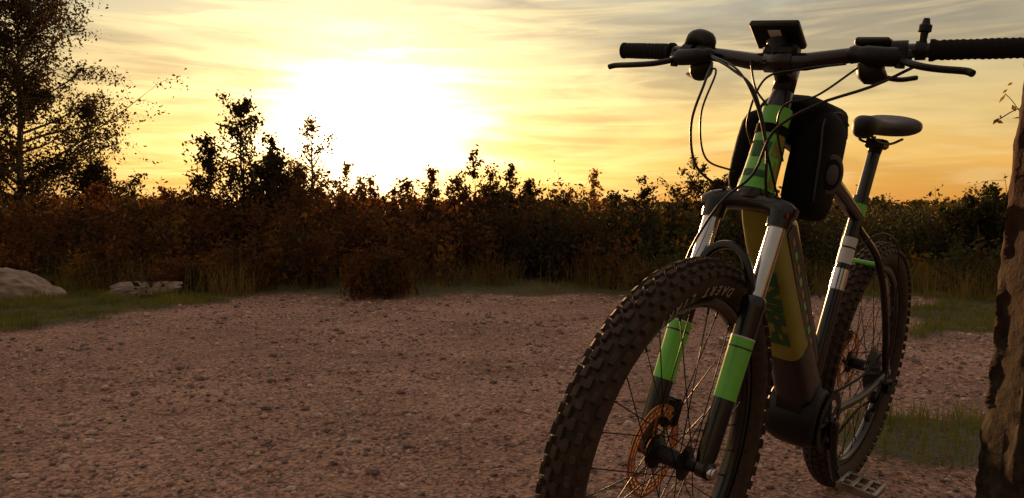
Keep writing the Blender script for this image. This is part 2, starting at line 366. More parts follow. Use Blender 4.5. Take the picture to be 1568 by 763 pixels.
for (u,v,r,Yd,nl,lm,ns_,fn) in sh:
    tree('shrub_tree',(wx(u,Yd),Yd),hz(v,Yd),r,14,nl,lm,bark,.026,prof=cone,r0=.015,up=1.15,sub=6,spread=.045,stems=ns_,fan=fn,tmin=.25)
def thicket(name,cx,cy,H,mats,pickf,lsize,per):
    mb=MB(); P=[];MI=[]
    for i in range(len(cx)):
        a_=rng.random()*6.28; l=H[i]*.3*rng.random()
        tip=np.array([cx[i]+l*math.cos(a_),cy[i]+l*math.sin(a_),H[i]]); s=np.linspace(0,1,4)[:,None]
        b0=np.array([cx[i],cy[i],-.03]); st_=b0+(tip-b0)*s+rng.normal(0,.02,(4,3))*s
        tube(mb,st_,[.008,.006,.004,.002],3,cap=False)
        m=int(per*(.4+1.2*rng.random())); q=rng.random(m)**.75; c=b0+(tip-b0)*q[:,None]
        cl=rng.normal(0,1,(5,3))*.16*min(1,H[i]); pk=cl[rng.integers(0,5,m)]*(1-.8*q[:,None])
        P.append(c+pk+rng.normal(0,.05,(m,3))); MI.append(np.full(m,1+pickf(cx[i],cy[i])))
    P=np.concatenate(P); MI=np.concatenate(MI); P[:,2]=np.abs(P[:,2])+.01
    V=np.concatenate(mb.v); LV,LF=leaf_quads(P,lsize); quads=np.array([f for f in mb.f if len(f)==4])
    return fast_mesh(name,np.vstack([V,LV]),np.vstack([quads,LF+len(V)]),[bark]+mats,np.concatenate([np.zeros(len(quads)),MI]))
def pick(x,y):
    t_=x/(y*.68)+.25*float(vnoise(x,y,.8,61)); r=rng.random()
    if t_<.05: return 1 if r<.70 else (0 if r<.9 else 2)  # left to middle: mostly rust leaves, painting in the warm haze
    if t_<.25: return 0 if r<.4 else (1 if r<.75 else 3)
    return 3 if r<.6 else (0 if r<.92 else 2)
nc=170; ccx=-10+20*rng.random(nc); ccy=7.05+4.4*rng.random(nc)**.9; cR=.35+.45*rng.random(nc)
cH=(.82+(314-(298+rng.normal(0,15,nc)))/1158.4*ccy)*np.clip(.38+(ccy-7.0)/2.4,.38,1)*(.8+.28*rng.random(nc))
ii=rng.integers(0,nc,2600); rr_=cR[ii]*np.sqrt(rng.random(2600)); aa_=rng.random(2600)*6.28
sxp=ccx[ii]+rr_*np.cos(aa_); syp=ccy[ii]+rr_*np.sin(aa_)*.7; sH=cH[ii]*np.sqrt(np.clip(1-.75*(rr_/cR[ii])**2,0,1))*(.8+.3*rng.random(2600))
bx=-10+20*rng.random(1400); by=8.6+2.9*rng.random(1400); bH=(.82+(314-(309+11*vnoise(bx,by*0,.7,21)))/1158.4*by)*(.75+.28*rng.random(1400))
ok=syp>6.85
thicket('shrub_thicket',np.concatenate([sxp[ok],bx]),np.concatenate([syp[ok],by]),np.concatenate([sH[ok],bH]),[L_dark,L_red_haze,L_gold_glow,L_green],pick,.030,64)
n=1500; tx_=-55+115*rng.random(n); ty_=38+22*rng.random(n)
thicket('distant_tree_line',tx_,ty_,.82+(314-(302+8*vnoise(tx_,ty_*0,4,31)))/1158.4*ty_,[L_dark,L_red_haze,L_gold_glow,L_green],pick,.16,28)

def blades(name,x,y,h,wd,mats,mi,lean=.35):
    n=len(x); a_=rng.random(n)*6.28; la=rng.random(n)*6.28; ll=lean*h*rng.random(n)
    dx,dy=np.cos(a_)*wd,np.sin(a_)*wd; z0=gh(x,y); lx,ly=np.cos(la)*ll,np.sin(la)*ll
    V=np.stack([np.stack([x-dx,y-dy,z0],1),np.stack([x+dx,y+dy,z0],1),np.stack([x+dx*.7+lx*.4,y+dy*.7+ly*.4,z0+h*.6],1),np.stack([x-dx*.7+lx*.4,y-dy*.7+ly*.4,z0+h*.6],1),np.stack([x+lx,y+ly,z0+h],1)],1).reshape(-1,3)
    I=np.arange(n)*5; F=np.concatenate([np.stack([I,I+1,I+2],1),np.stack([I,I+2,I+3],1),np.stack([I+3,I+2,I+4],1)])
    return fast_mesh(name,V,F,mats,np.tile(mi,3))
G1=leaf_mat('grass_green',(.10,.12,.018),(.26,.26,.035),.5,scale=3)
G2=leaf_mat('grass_dry',(.18,.11,.035),(.34,.21,.07),.5,scale=3)
def scatter(n,xr,yr,cond):
    x=xr[0]+(xr[1]-xr[0])*rng.random(n); y=yr[0]+(yr[1]-yr[0])*rng.random(n); k=cond(x,y); return x[k],y[k]
gx,gy=scatter(280000,(-6,6.5),(2.1,8),lambda x,y:(gmask(x,y)>.45)&(rng.random(len(x))<(.7+.6*vnoise(x,y,.2,43))*np.where((y>6.8)&(x>-2.5)&(x<3.4),.2,1)))
d_=(rng.random(len(gx))<.2).astype(int)
blades('grass',gx,gy,(.02+.055*rng.random(len(gx)))*(1+.8*vnoise(gx,gy,.3,40)),.0022,[G1,G2],d_,.7)
dx,dy=scatter(60000,(-7,8),(6.8,8.2),lambda x,y:rng.random(len(x))<np.clip(.05+.8*vnoise(x,y,.5,41)+.2*(x>3),0.01,1))
blades('dry_grass',dx,dy,.10+.30*rng.random(len(dx))**1.5,.0020,[G2,G1],(rng.random(len(dx))<.25).astype(int),.7)

def rock(name,c,h,seed,m):
    bm=bmesh.new(); bmesh.ops.create_icosphere(bm,subdivisions=4,radius=1)
    for v in bm.verts:
        p=v.co.copy(); f=1+.45*noise.noise(p*1.2+Vector((seed,0,0)))+.22*abs(noise.noise(p*2.7+Vector((seed,3,0))))+.07*noise.noise(p*8)
        q=p*f; v.co=Vector((q.x*h[0],q.y*h[1],max(q.z,-.4)*h[2]))
    me=bpy.data.meshes.new(name); bm.to_mesh(me); bm.free(); me.materials.append(m)
    o=bpy.data.objects.new(name,me); scene.collection.objects.link(o); o.location=c; return o
rm=mat('rock_stone',(.28,.21,.165),.85,var=.5,scale=7,bump=.8)
rock('boulder',(-4.50,6.75,.05),(.44,.22,.20),2,rm).rotation_euler=(0,.22,.1)
rock('boulder',(-3.45,6.95,.03),(.36,.15,.09),9,rm).rotation_euler=(0,-.12,.1)

# ------------------------------------------------------------------ weathered post
pm,pt,pb=new_mat('weathered_wood')
ptc=pt.nodes.new('ShaderNodeTexCoord'); pmp=pt.nodes.new('ShaderNodeMapping'); pmp.inputs['Scale'].default_value=(14,14,2.6); pt.links.new(ptc.outputs['Object'],pmp.inputs[0])
pn=pt.nodes.new('ShaderNodeTexNoise'); pn.inputs['Scale'].default_value=3; pn.inputs['Detail'].default_value=9; pn.inputs['Roughness'].default_value=.7; pt.links.new(pmp.outputs[0],pn.inputs['Vector'])
pr=pt.nodes.new('ShaderNodeValToRGB'); pr.color_ramp.elements[0].position=.36; pr.color_ramp.elements[0].color=(.012,.004,.002,1); pr.color_ramp.elements[1].position=.75; pr.color_ramp.elements[1].color=(.09,.026,.011,1)
pt.links.new(pn.outputs['Fac'],pr.inputs[0])
pn2=pt.nodes.new('ShaderNodeTexNoise'); pn2.inputs['Scale'].default_value=34; pn2.inputs['Detail'].default_value=8; pn2.inputs['Roughness'].default_value=.65; pt.links.new(ptc.outputs['Object'],pn2.inputs['Vector'])
pr2=pt.nodes.new('ShaderNodeValToRGB'); pr2.color_ramp.elements[0].position=.40; pr2.color_ramp.elements[0].color=(.018,.013,.009,1); pr2.color_ramp.elements[1].position=.78; pr2.color_ramp.elements[1].color=(.085,.065,.04,1)
pt.links.new(pn2.outputs['Fac'],pr2.inputs[0])
psx=pt.nodes.new('ShaderNodeSeparateXYZ'); pt.links.new(ptc.outputs['Object'],psx.inputs[0])
pmr=pt.nodes.new('ShaderNodeMapRange'); pmr.inputs['From Min'].default_value=.85; pmr.inputs['From Max'].default_value=.5; pt.links.new(psx.outputs['Z'],pmr.inputs['Value'])
pmx=pt.nodes.new('ShaderNodeMix'); pmx.data_type='RGBA'; pt.links.new(pmr.outputs[0],pmx.inputs[0]); pt.links.new(pr.outputs[0],pmx.inputs[6]); pt.links.new(pr2.outputs[0],pmx.inputs[7])
pt.links.new(pmx.outputs[2],pb.inputs['Base Color']); pb.inputs['Roughness'].default_value=.9; pb.inputs['Specular IOR Level'].default_value=.2
pbp=pt.nodes.new('ShaderNodeBump'); pbp.inputs['Strength'].default_value=.7; pbp.inputs['Distance'].default_value=.008; pt.links.new(pn2.outputs['Fac'],pbp.inputs['Height']); pt.links.new(pbp.outputs['Normal'],pb.inputs['Normal'])
zz=np.linspace(-.05,2.4,260); seg=56; PV=[]
for i,z in enumerate(zz):
    th=np.arange(seg)*2*math.pi/seg
    c=np.sign(np.cos(th))*np.abs(np.cos(th))**.45; s=np.sign(np.sin(th))*np.abs(np.sin(th))**.45
    wob=1+.04*vnoise(th*3,np.full(seg,z),.30,50)+.045*vnoise(th*8,np.full(seg,z),.05,51)+.035*vnoise(th*12,np.full(seg,z),.02,52)
    PV.append(np.stack([1.013+.072*(z-1.14)+c*.090*wob,1.325+s*.075*wob,np.full(seg,z)],1))
PV=np.concatenate(PV); I=[(i*seg+j,i*seg+(j+1)%seg,(i+1)*seg+(j+1)%seg,(i+1)*seg+j) for i in range(len(zz)-1) for j in range(seg)]
mb=MB(); mb.add(PV,I); mb.add(PV[-seg:],[tuple(range(seg))]); mb.obj('wooden_post',[pm])
mb=MB(); tw=spline([(1.14,1.64,.86),(1.13,1.63,1.0),(1.07,1.6,1.04),(1.0,1.58,1.01)],12)
tube(mb,tw,.0012,5); tube(mb,spline([(1.10,1.62,1.0),(1.05,1.6,1.05),(1.03,1.6,1.07)],8),.0010,4)
P=np.array([(1.0,1.58,1.01),(1.01,1.58,1.02),(1.03,1.6,1.075),(1.025,1.6,1.06),(1.05,1.6,1.04),(1.045,1.6,1.06),(1.04,1.6,1.09),(1.06,1.6,1.02),(1.015,1.59,1.01)])
emit_plant('leafy_twig',mb,P,.009,L_gold_glow,bark)

# ------------------------------------------------------------------ e-bike
bike=bpy.data.objects.new('electric_mountain_bike',None); scene.collection.objects.link(bike)
bike.location=(1.0007,2.2642,0); bike.rotation_euler=(-.1407,0,3.9982)
v3=lambda *a:np.array(a,float)
HA=1.2999; ax=v3(-math.cos(HA),0,math.sin(HA)); nf=v3(math.sin(HA),0,math.cos(HA)); yv=v3(0,1,0)
A=v3(1.137,0,.37); S0=A-nf*.045; crown=S0+ax*.4917; top=crown+ax*.2021; bar=top+ax*.0781+nf*.05
BB=v3(.45,0,.31); sd=v3(-.292,0,.956); sclamp=BB+sd*.5677; spost=BB+sd*.7383; RA=v3(0,0,.37)
def wheel(name,C,rotor_y,cass=False,R0=.332,rt=.032,text=None):
    g=bpy.data.objects.new(name,None); scene.collection.objects.link(g); g.parent=bike
    mb=MB(); nM,nm=120,20; th=np.linspace(0,2*math.pi,nM,endpoint=False); Vv=[]
    for a_ in th:
        e=v3(math.cos(a_),0,math.sin(a_))
        for b_ in np.linspace(math.radians(-152),math.radians(152),nm):
            Vv.append(C+e*(R0+rt*math.cos(b_))+yv*rt*.98*math.sin(b_))
    F_=[(i*nm+j,i*nm+j+1,((i+1)%nM)*nm+j+1,((i+1)%nM)*nm+j) for i in range(nM) for j in range(nm-1)]
    mb.add(Vv,F_)
    K=72
    for i in range(K):
        for (lat,off,hl,hw,hh) in ((-11,0,.0095,.0048,.0048),(11,.5,.0095,.0048,.0048),(-36,.5,.0085,.0044,.005),(36,0,.0085,.0044,.005),(-63,0,.0098,.0050,.0052),(63,.5,.0098,.0050,.0052)):
            hl2=hl*.7 if (abs(lat)==36 and i%2) else hl
            a_=(i+off)*2*math.pi/K; b_=math.radians(lat); e=v3(math.cos(a_),0,math.sin(a_)); tg=v3(-math.sin(a_),0,math.cos(a_))
            nrm=e*math.cos(b_)+yv*math.sin(b_); c=C+e*R0+e*rt*math.cos(b_)+yv*rt*.98*math.sin(b_)+nrm*hh*.6
            lt=np.cross(nrm,tg); R=np.stack([tg,lt,nrm],1)
            box(mb,c,(hl2,hw,hh),R,bev=.1)
    mb.obj('tire',[M['rubber']],g,auto=35)
    if text:
        for i,ch in enumerate(text):
            if ch==' ': continue
            a_=math.radians(60+i*4.3); e=v3(math.cos(a_),0,math.sin(a_)); b_=math.radians(112)
            n_=e*math.cos(b_)+yv*math.sin(b_); p=C+e*(R0+rt*math.cos(b_))+yv*rt*.98*math.sin(b_)+n_*.0014
            up_=-(e-n_*np.dot(e,n_)); up_/=np.linalg.norm(up_); xx_=np.cross(up_,n_)
            cu=bpy.data.curves.new('sidewall_letter','FONT'); cu.body=ch; cu.size=.027; cu.extrude=.0004; cu.offset=.0005; cu.align_x='CENTER'; cu.align_y='CENTER'; cu.materials.append(M['text'])
            lo=bpy.data.objects.new('sidewall_letter',cu); scene.collection.objects.link(lo); lo.parent=g
            lo.matrix_local=Matrix(((xx_[0],up_[0],n_[0],p[0]),(xx_[1],up_[1],n_[1],p[1]),(xx_[2],up_[2],n_[2],p[2]),(0,0,0,1)))
    mb=MB(); prof=[(.306,-.0145),(.309,-.012),(.309,-.004),(.300,0),(.309,.004),(.309,.012),(.306,.0145),(.292,.013),(.284,.007),(.283,0),(.284,-.007),(.292,-.013)]
    Vv=[C+v3(math.cos(a_),0,math.sin(a_))*r_+yv*y_ for a_ in th for r_,y_ in prof]; q=len(prof)
    mb.add(Vv,[(i*q+j,i*q+(j+1)%q,((i+1)%nM)*q+(j+1)%q,((i+1)%nM)*q+j) for i in range(nM) for j in range(q)])
    mb.obj('rim',[M['gloss']],g)
    mb=MB()
    for i in range(32):
        side=1 if i%2 else -1; a_=i*2*math.pi/32; cr_=(1 if (i//2)%2 else -1)*math.radians(62)
        h_=a_+cr_; p0=C+v3(math.cos(h_),0,math.sin(h_))*.029+yv*side*.028; p1=C+v3(math.cos(a_),0,math.sin(a_))*.285+yv*side*.003
        tube(mb,[p0,p1],.0011,6); pn_=p1+(p0-p1)/np.linalg.norm(p1-p0)*.014; tube(mb,[pn_,p1],.002,6)
    mb.obj('spokes',[M['black']],g)
    mb=MB()
    tube(mb,[C+yv*t_ for t_ in (-.05,-.035,-.0345,-.03,-.0295,-.02,.02,.0295,.03,.0345,.035,.05)],[.010,.012,.02,.033,.033,.017,.017,.033,.033,.02,.012,.010],24)
    mb.obj('hub',[M['black']],g,auto=40)
    mb=MB(); y0=rotor_y; nR=96
    def ring(r0,r1):
        Vv=[]
        for i in range(nR):
            e=v3(math.cos(i*2*math.pi/nR),0,math.sin(i*2*math.pi/nR))
            for r_,yy_ in((r0,-.001),(r1,-.001),(r1,.001),(r0,.001)): Vv.append(C+e*r_+yv*(y0+yy_))
        mb.add(Vv,[(i*4+j,i*4+(j+1)%4,((i+1)%nR)*4+(j+1)%4,((i+1)%nR)*4+j) for i in range(nR) for j in range(4)])
    ring(.083,.090); ring(.066,.070); ring(.020,.032); ring(.0745,.0785)
    for i in range(36):
        a_=i*2*math.pi/36; p=lambda r_,d_=0:C+v3(math.cos(a_+d_),0,math.sin(a_+d_))*r_+yv*y0
        tube(mb,[p(.068),p(.085,.09)],.0022,4,r2=.0009,up=(0,1,0))
    for i in range(6):
        a_=i*math.pi/3; p=lambda r_,d_=0:C+v3(math.cos(a_+d_),0,math.sin(a_+d_))*r_+yv*y0
        tube(mb,[p(.03),p(.068,.45)],.001,4,r2=.004,up=(0,1,0))
    mb.obj('brake_rotor',[M['rotor']],g,smooth=False)
    if cass:
        mb=MB()
        for i in range(9):
            rr=.068-.0055*i; nt_=int(rr*330); th_=np.arange(nt_*2)*math.pi/nt_
            Vv=[C+v3(math.cos(t_),0,math.sin(t_))*(rr+(.002 if k_%2 else -.002))+yv*(.028+.0036*i+s_) for s_ in (0,.0018) for k_,t_ in enumerate(th_)]
            m=nt_*2; mb.add(Vv,[(k_,(k_+1)%m,m+(k_+1)%m,m+k_) for k_ in range(m)]+[tuple(range(m)),tuple(range(m,2*m))])
        mb.obj('cassette',[M['steel']],g,smooth=False)
    return g
wheel('front_wheel',A,-.036,R0=.335,rt=.0335,text='TRAIL TREAD'); wheel('rear_wheel',RA,-.036,True)

# fork
mb=MB()   # mats: 0 black,1 chrome,2 green,3 white,4 red
for s in (-1,1):
    c0=crown+yv*s*.066+nf*.012; c1=A+yv*s*.062-nf*.006; d=(c1-c0); Lg=np.linalg.norm(d); d/=Lg
    P=lambda t_:c0+d*t_
    tube(mb,[P(-.012),P(.175)],.0165,24,1)
    tube(mb,[P(.165),P(.17),P(.185),P(.19),P(.30),P(Lg-.03),P(Lg)],[.0185,.0225,.0225,.0215,.0205,.0185,.014],24,0)
    tube(mb,[P(.245),P(.36)],[.02195,.0206],24,2,cap=False); tube(mb,[P(.262),P(.265)],.0222,24,0,cap=False)
    tube(mb,[P(.243),P(.246)],.0222,24,3,cap=False)
    disc(mb,P(Lg-.002)+yv*s*.004,yv,.017,.028,24,0)
    tube(mb,[P(-.02),P(-.014)],.0175,20,0)
tube(mb,[A-yv*.075,A+yv*.078],.0075,12,0); disc(mb,A+yv*.083,yv,.011,.012,16,1)
cp=spline([crown+yv*-.088+nf*.012-ax*.010,crown+yv*-.066+nf*.012+ax*.006,crown+yv*-.035+nf*.004+ax*.014,crown+ax*.014,crown+yv*.035+nf*.004+ax*.014,crown+yv*.066+nf*.012+ax*.006,crown+yv*.088+nf*.012-ax*.010],24)
tt=np.linspace(-1,1,len(cp)); tube(mb,cp,.016+.005*np.abs(tt)-.010*(np.abs(tt)>.96),16,0,up=ax,r2=.027-.008*np.abs(tt)-.006*(np.abs(tt)>.96),exp=2.8)
for s in(-1,1): tube(mb,[crown+yv*s*.066+nf*.012+ax*.002,crown+yv*s*.066+nf*.012-ax*.03],[.024,.0215],24,0)
disc(mb,crown+yv*.0845+nf*.022-ax*.004,yv,.009,.004,20,4)
c0=crown+nf*.012-ax*.175
ar=spline([c0-yv*.064,c0-yv*.056+nf*.025+ax*.03,c0-yv*.035+nf*.035+ax*.075,c0+nf*.036+ax*.092,c0+yv*.035+nf*.035+ax*.075,c0+yv*.056+nf*.025+ax*.03,c0+yv*.064],24)
tube(mb,ar,.009,10,0,up=nf,r2=.008,exp=3)
mb.obj('suspension_fork',[M['gloss'],M['chrome'],M['green'],M['white'],M['red']],bike,auto=40)
mb=MB(); cc=A-yv*.045+ax*.075-nf*.05; R=np.stack([ax,yv,nf],1); box(mb,cc,(.028,.014,.014),R,0,.2); tube(mb,[cc-ax*.03+nf*.02,cc+ax*.03+nf*.04],.006,8,0)
cc=RA-yv*.045+v3(.04,0,.085); box(mb,cc,(.028,.014,.014),None,0,.2)
mb.obj('brake_calipers',[M['black']],bike)

# frame
mb=MB() # 0 gloss black 1 green 2 olive 3 dgreen 4 white 5 chrome
ht0=crown+ax*.022; ht1=top
tube(mb,[ht0-ax*.004,ht0+ax*.006,ht0+ax*.02],[.031,.034,.033],28,0)
H_=lambda t_:ht0+(ht1-ht0)*t_
tube(mb,[H_(.08),H_(.3),H_(.55),H_(.8),H_(1)],[.0355,.032,.029,.0283,.029],28,1)
for s in(-1,1):
    for (t0,t1,a0,a1,mi) in ((.12,.40,55,100,2),(.45,.8,40,80,2),(.42,.60,-20,30,3),(.2,.28,-40,40,3),(.10,.95,105,150,0)):
        Vv=[];nn=6
        for t_ in np.linspace(t0,t1,nn):
            rr=np.interp(t_,[.08,.3,.55,.8,1],[.0355,.032,.029,.0283,.029])+.0007
            for a_ in np.linspace(a0,a1,nn):
                aa=math.radians(a_+ (t_-t0)*40); Vv.append(H_(t_)+nf*math.cos(aa)*rr+yv*s*math.sin(aa)*rr)
        mb.add(Vv,[(i*nn+j,i*nn+j+1,(i+1)*nn+j+1,(i+1)*nn+j) for i in range(nn-1) for j in range(nn-1)],mi)
tube(mb,[top-ax*.002,top+ax*.01,top+ax*.04,top+ax*.055],[.026,.024,.019,.018],24,0)
dt0=v3(.935,0,.855); dt1=v3(.50,0,.36); dd=(dt1-dt0); dl=np.linalg.norm(dd); dd/=dl; dn=v3(-dd[2],0,dd[0])
if dn[0]<0: dn=-dn
Dp=lambda t_,o=0:dt0+dd*dl*t_+dn*o
tube(mb,[Dp(-.05,.0),Dp(.06,.0),Dp(.16,-.008),Dp(.74,-.012)],[.026,.036,.044,.047],28,2,up=dn,r2=[.024,.031,.037,.040],exp=3.6)
tube(mb,[Dp(.70,-.012),Dp(.76,-.012),Dp(.95,-.012),Dp(1.10,.0),Dp(1.16,-.01)],[.0485,.050,.056,.058,.03],28,0,up=dn,r2=[.0415,.043,.047,.05,.03],exp=3.2)
tube(mb,[Dp(.14,-.05),Dp(.2,-.062),Dp(.86,-.066),Dp(.92,-.05)],[.012,.026,.027,.015],24,0,up=dn,r2=[.028,.034,.034,.03],exp=3.5)
for i in range(9):
    box(mb,Dp(.22+.06*i,-.035)+yv*.0395,(.010,.0012,.006),np.stack([dd,yv,dn],1),1 if i%2 else 2,.2)
box(mb,Dp(.45,-.030)+yv*.0380,(dl*.29,.0014,.013),np.stack([dd,yv,dn],1),0,.2)
tube(mb,spline([H_(.86)-nf*.01,v3(.75,0,.965),v3(.55,0,.905),BB+sd*.53],16),np.linspace(.024,.017,16),20,0,up=yv,r2=np.linspace(.028,.018,16))
tube(mb,[BB+sd*.03,BB+sd*.2,BB+sd*.5,BB+sd*.5677],[.022,.0185,.0175,.018],24,0)
for t0,t1,mi in((.40,.44,4),(.445,.47,4),(.33,.385,5),(.53,.565,1)): tube(mb,[BB+sd*t0,BB+sd*t1],.0192,24,mi,cap=False)  # chrome band paints in a silver reflection on the black seat tube
tube(mb,[BB+sd*.562,BB+sd*.582],.0215,24,0)
box(mb,BB+sd*.572-v3(.026,0,0),(.012,.009,.008),None,0,.2)
tube(mb,[BB+sd*.57,BB+sd*.725],.0158,24,0)
for s in(-1,1):
    tube(mb,spline([BB+sd*.50+yv*s*.012,v3(.20,s*.048,.70),v3(.10,s*.064,.55),v3(.02,s*.070,.40),v3(0,s*.070,.37)],20),.0095,12,0)
    tube(mb,spline([v3(.40,s*.045,.31),v3(.30,s*.046,.31),v3(.15,s*.062,.325),v3(0,s*.070,.365)],16),.0115,12,0,r2=.009)
    disc(mb,v3(0,s*.072,.37),yv,.022,.008,20,0)
tube(mb,[v3(.185,-.05,.69),v3(.185,.05,.69)],.007,10,1)
tube(mb,[RA-yv*.08,RA+yv*.082],.008,12,5)
mb.obj('frame',[M['gloss'],M['green'],M['olive'],M['dgreen'],M['white'],M['chrome']],bike,auto=40)
cu=bpy.data.curves.new('lettering','FONT'); cu.body='E-BIKE'; cu.size=.084; cu.extrude=.0008; cu.offset=.0032; cu.align_x='CENTER'; cu.align_y='CENTER'; cu.materials.append(M['dgreen'])
lo=bpy.data.objects.new('lettering',cu); scene.collection.objects.link(lo); lo.parent=bike
xa=-dd; za=dn; ya=np.cross(za,xa); p=Dp(.44,.0364)
lo.matrix_local=Matrix(((xa[0],ya[0],za[0],p[0]),(xa[1],ya[1],za[1],p[1]),(xa[2],ya[2],za[2],p[2]),(0,0,0,1)))
mb=MB()
tube(mb,[BB+yv*t_ +v3(.03,0,.01) for t_ in(-.062,-.055,-.03,.03,.055,.062)],[.06,.072,.08,.08,.072,.06],32,0)
tube(mb,[v3(.50,-.03,.36),v3(.50,.03,.36)],.06,24,0)
mb.obj('motor',[M['black']],bike,auto=40)
mb=MB(); nT=38; Vv=[]
for yy_ in(.066,.069):
    for i in range(nT*2): a_=i*math.pi/nT; r_=.078+(.003 if i%2 else -.002); Vv.append(BB+v3(math.cos(a_)*r_,yy_,math.sin(a_)*r_))
    for i in range(nT*2): a_=i*math.pi/nT; Vv.append(BB+v3(math.cos(a_)*.058,yy_,math.sin(a_)*.058))
m=nT*2
F_=[(i,(i+1)%m,m+(i+1)%m,m+i) for i in range(m)]+[(2*m+i,2*m+(i+1)%m,3*m+(i+1)%m,3*m+i) for i in range(m)]+[(i,(i+1)%m,2*m+(i+1)%m,2*m+i) for i in range(m)]
mb.add(Vv,F_)
for i in range(5): a_=i*1.2566; tube(mb,[BB+yv*.0675,BB+v3(math.cos(a_)*.062,.0675,math.sin(a_)*.062)],.003,4,r2=.006,up=(0,1,0))
mb.obj('chainring',[M['black']],bike,smooth=False)
mb=MB()
for s,e in((1,v3(-.07,0,-.155)),(-1,v3(.07,0,.155))):
    c0=BB+yv*s*.078; c1=BB+e+yv*s*.088
    tube(mb,[c0-e*.08,c0,c0+e*.5,c1,c1+e*.07],[.008,.0155,.011,.0125,.007],14,0,up=yv,r2=[.01,.019,.013,.015,.008])
    tube(mb,[c1,c1+yv*s*.10],.006,10,1)
    pc=c1+yv*s*.062
    for sx in(-1,1): box(mb,pc+v3(sx*.045,0,0),(.005,.046,.009),None,1,.2)
    for sy in(-1,-.33,.33,1): box(mb,pc+v3(0,sy*.042,0),(.045,.005,.008),None,1,.2)
    for sx in(-1,0,1):
        for sy in(-1,1): tube(mb,[pc+v3(sx*.045,sy*.036,-.013),pc+v3(sx*.045,sy*.036,.013)],.002,6,1)
tube(mb,[BB-yv*.085,BB+yv*.085],.012,16,1)
mb.obj('cranks_and_pedals',[M['gloss'],M['steel']],bike,auto=40)
mb=MB()
for z1,z0 in((.078,.045),(-.078,-.05)):
    pth=spline([BB+v3(0,.068,z1),v3(.2,.06,.34+z1*.6+(0 if z1>0 else -.01)),v3(0 if z1>0 else .02,.05,.37+z0 if z1>0 else .28)],40)
    for i in range(len(pth)-1): box(mb,(pth[i]+pth[i+1])/2,(.0055,.0028,.0035),None,0,.2)
    tube(mb,pth,.0022,6,0)
tube(mb,spline([v3(.0,.075,.335),v3(.015,.072,.29),v3(.03,.06,.25)],6),.008,8,0); disc(mb,v3(.02,.055,.29),yv,.019,.012,18,0); disc(mb,v3(.035,.055,.235),yv,.019,.012,18,0); box(mb,v3(-.01,.082,.325),(.028,.014,.018),None,0,.25)
mb.obj('chain_and_derailleur',[M['black']],bike)
mb=MB(); xs_=np.array([.392,.385,.365,.33,.29,.24,.19,.15,.12,.105,.10]); wd=np.array([.006,.020,.029,.028,.030,.042,.064,.076,.074,.055,.02]); hh=np.array([.006,.020,.029,.024,.019,.019,.023,.028,.026,.017,.006]); zc=np.array([1.022,1.025,1.029,1.036,1.037,1.038,1.043,1.051,1.054,1.054,1.054])
tube(mb,np.stack([xs_,0*xs_,zc+.012],1),hh,28,0,up=v3(0,0,1),r2=wd,exp=2.5)
for s in(-1,1): tube(mb,spline([v3(.355,s*.01,1.03),v3(.31,s*.02,1.012),v3(.2,s*.022,1.012),v3(.14,s*.035,1.03)],12),.0035,8,1)
box(mb,spost+v3(.0,0,-.008),(.03,.024,.013),None,1,.25); tube(mb,[BB+sd*.70,spost-sd*.012],[.0158,.019],16,1)
mb.obj('saddle',[M['saddle'],M['black']],bike)
mb=MB()
stc=top+ax*.06; tube(mb,[stc-ax*.022,stc+ax*.03],.021,20,0); tube(mb,[stc,stc*.4+bar*.6,bar],[.020,.018,.021],16,0,up=yv); tube(mb,[bar-yv*.026,bar+yv*.026],.021,20,0)
def barP(y):
    a_=abs(y); up_=np.interp(a_,[0,.05,.12,.17,.382],[0,.0,.012,.02,.031])+.018*y; bk=np.interp(a_,[0,.05,.16,.382],[0,0,-.012,-.05])
    return bar+v3(bk,y,up_)
yy_=np.linspace(-.375,.375,61); tube(mb,[barP(y) for y in yy_],np.interp(np.abs(yy_),[0,.05,.15,.375],[.0165,.0165,.0130,.0118]),16,0)
mb.obj('handlebar',[M['gloss']],bike)
mb=MB()
for s in(-1,1):
    yg=np.linspace(.248,.392,48); rr=.0168+.0006*np.sign(np.sin(yg*1400)); rr[0]=rr[1]=rr[2]=.019; rr[-1]=.012; rr[-2]=rr[-3]=.018
    tube(mb,[barP(s*y) for y in yg],rr,20,0)
mb.obj('grips',[M['grip']],bike)
mb=MB()
for s in(-1,1):
    c=barP(s*.205); tube(mb,[barP(s*.19),barP(s*.215)],.0185,16,0)
    tube(mb,spline([c+v3(.02,s*.02,-.012),c+v3(.038,s*-.005,-.016),c+v3(.042,s*-.045,-.014),c+v3(.035,s*-.075,-.008)],12),[.012]*3+[.0165]*6+[.0135]*3+[.008],14,0)
    lv=.165 if s<0 else .125
    tube(mb,spline([c+v3(.035,s*.01,-.020),c+v3(.056,s*.045,-.032),c+v3(.054,s*lv*.6,-.036),c+v3(.044,s*lv*.9,-.037),c+v3(.046,s*lv,-.041)],20),.006,10,0,up=v3(0,0,1),r2=.009)
    tube(mb,[c+v3(.035,s*.012,.0),c+v3(.035,s*.012,-.034)],.008,10,0)
    tube(mb,spline([barP(s*.165)+v3(0,0,-.012),barP(s*.165)+v3(.008,0,-.034),barP(s*.17)+v3(-.01,s*.015,-.046)],8),[.014,.017,.022,.024,.024,.023,.018,.014,.008],14,0)
    tube(mb,spline([barP(s*.17)+v3(-.005,0,-.04),barP(s*.20)+v3(-.03,0,-.045),barP(s*.225)+v3(-.045,0,-.04)],8),.0045,8,0,r2=.008)
    tube(mb,[barP(s*.150),barP(s*.178)],.0175,14,0)
tube(mb,spline([barP(-.155)+v3(0,0,.010),barP(-.165)+v3(0,0,.026),barP(-.195)+v3(0,0,.030),barP(-.212)+v3(0,0,.012)],12),[.010,.013,.015,.016,.017,.017,.017,.017,.016,.015,.013,.011,.009],14,0)
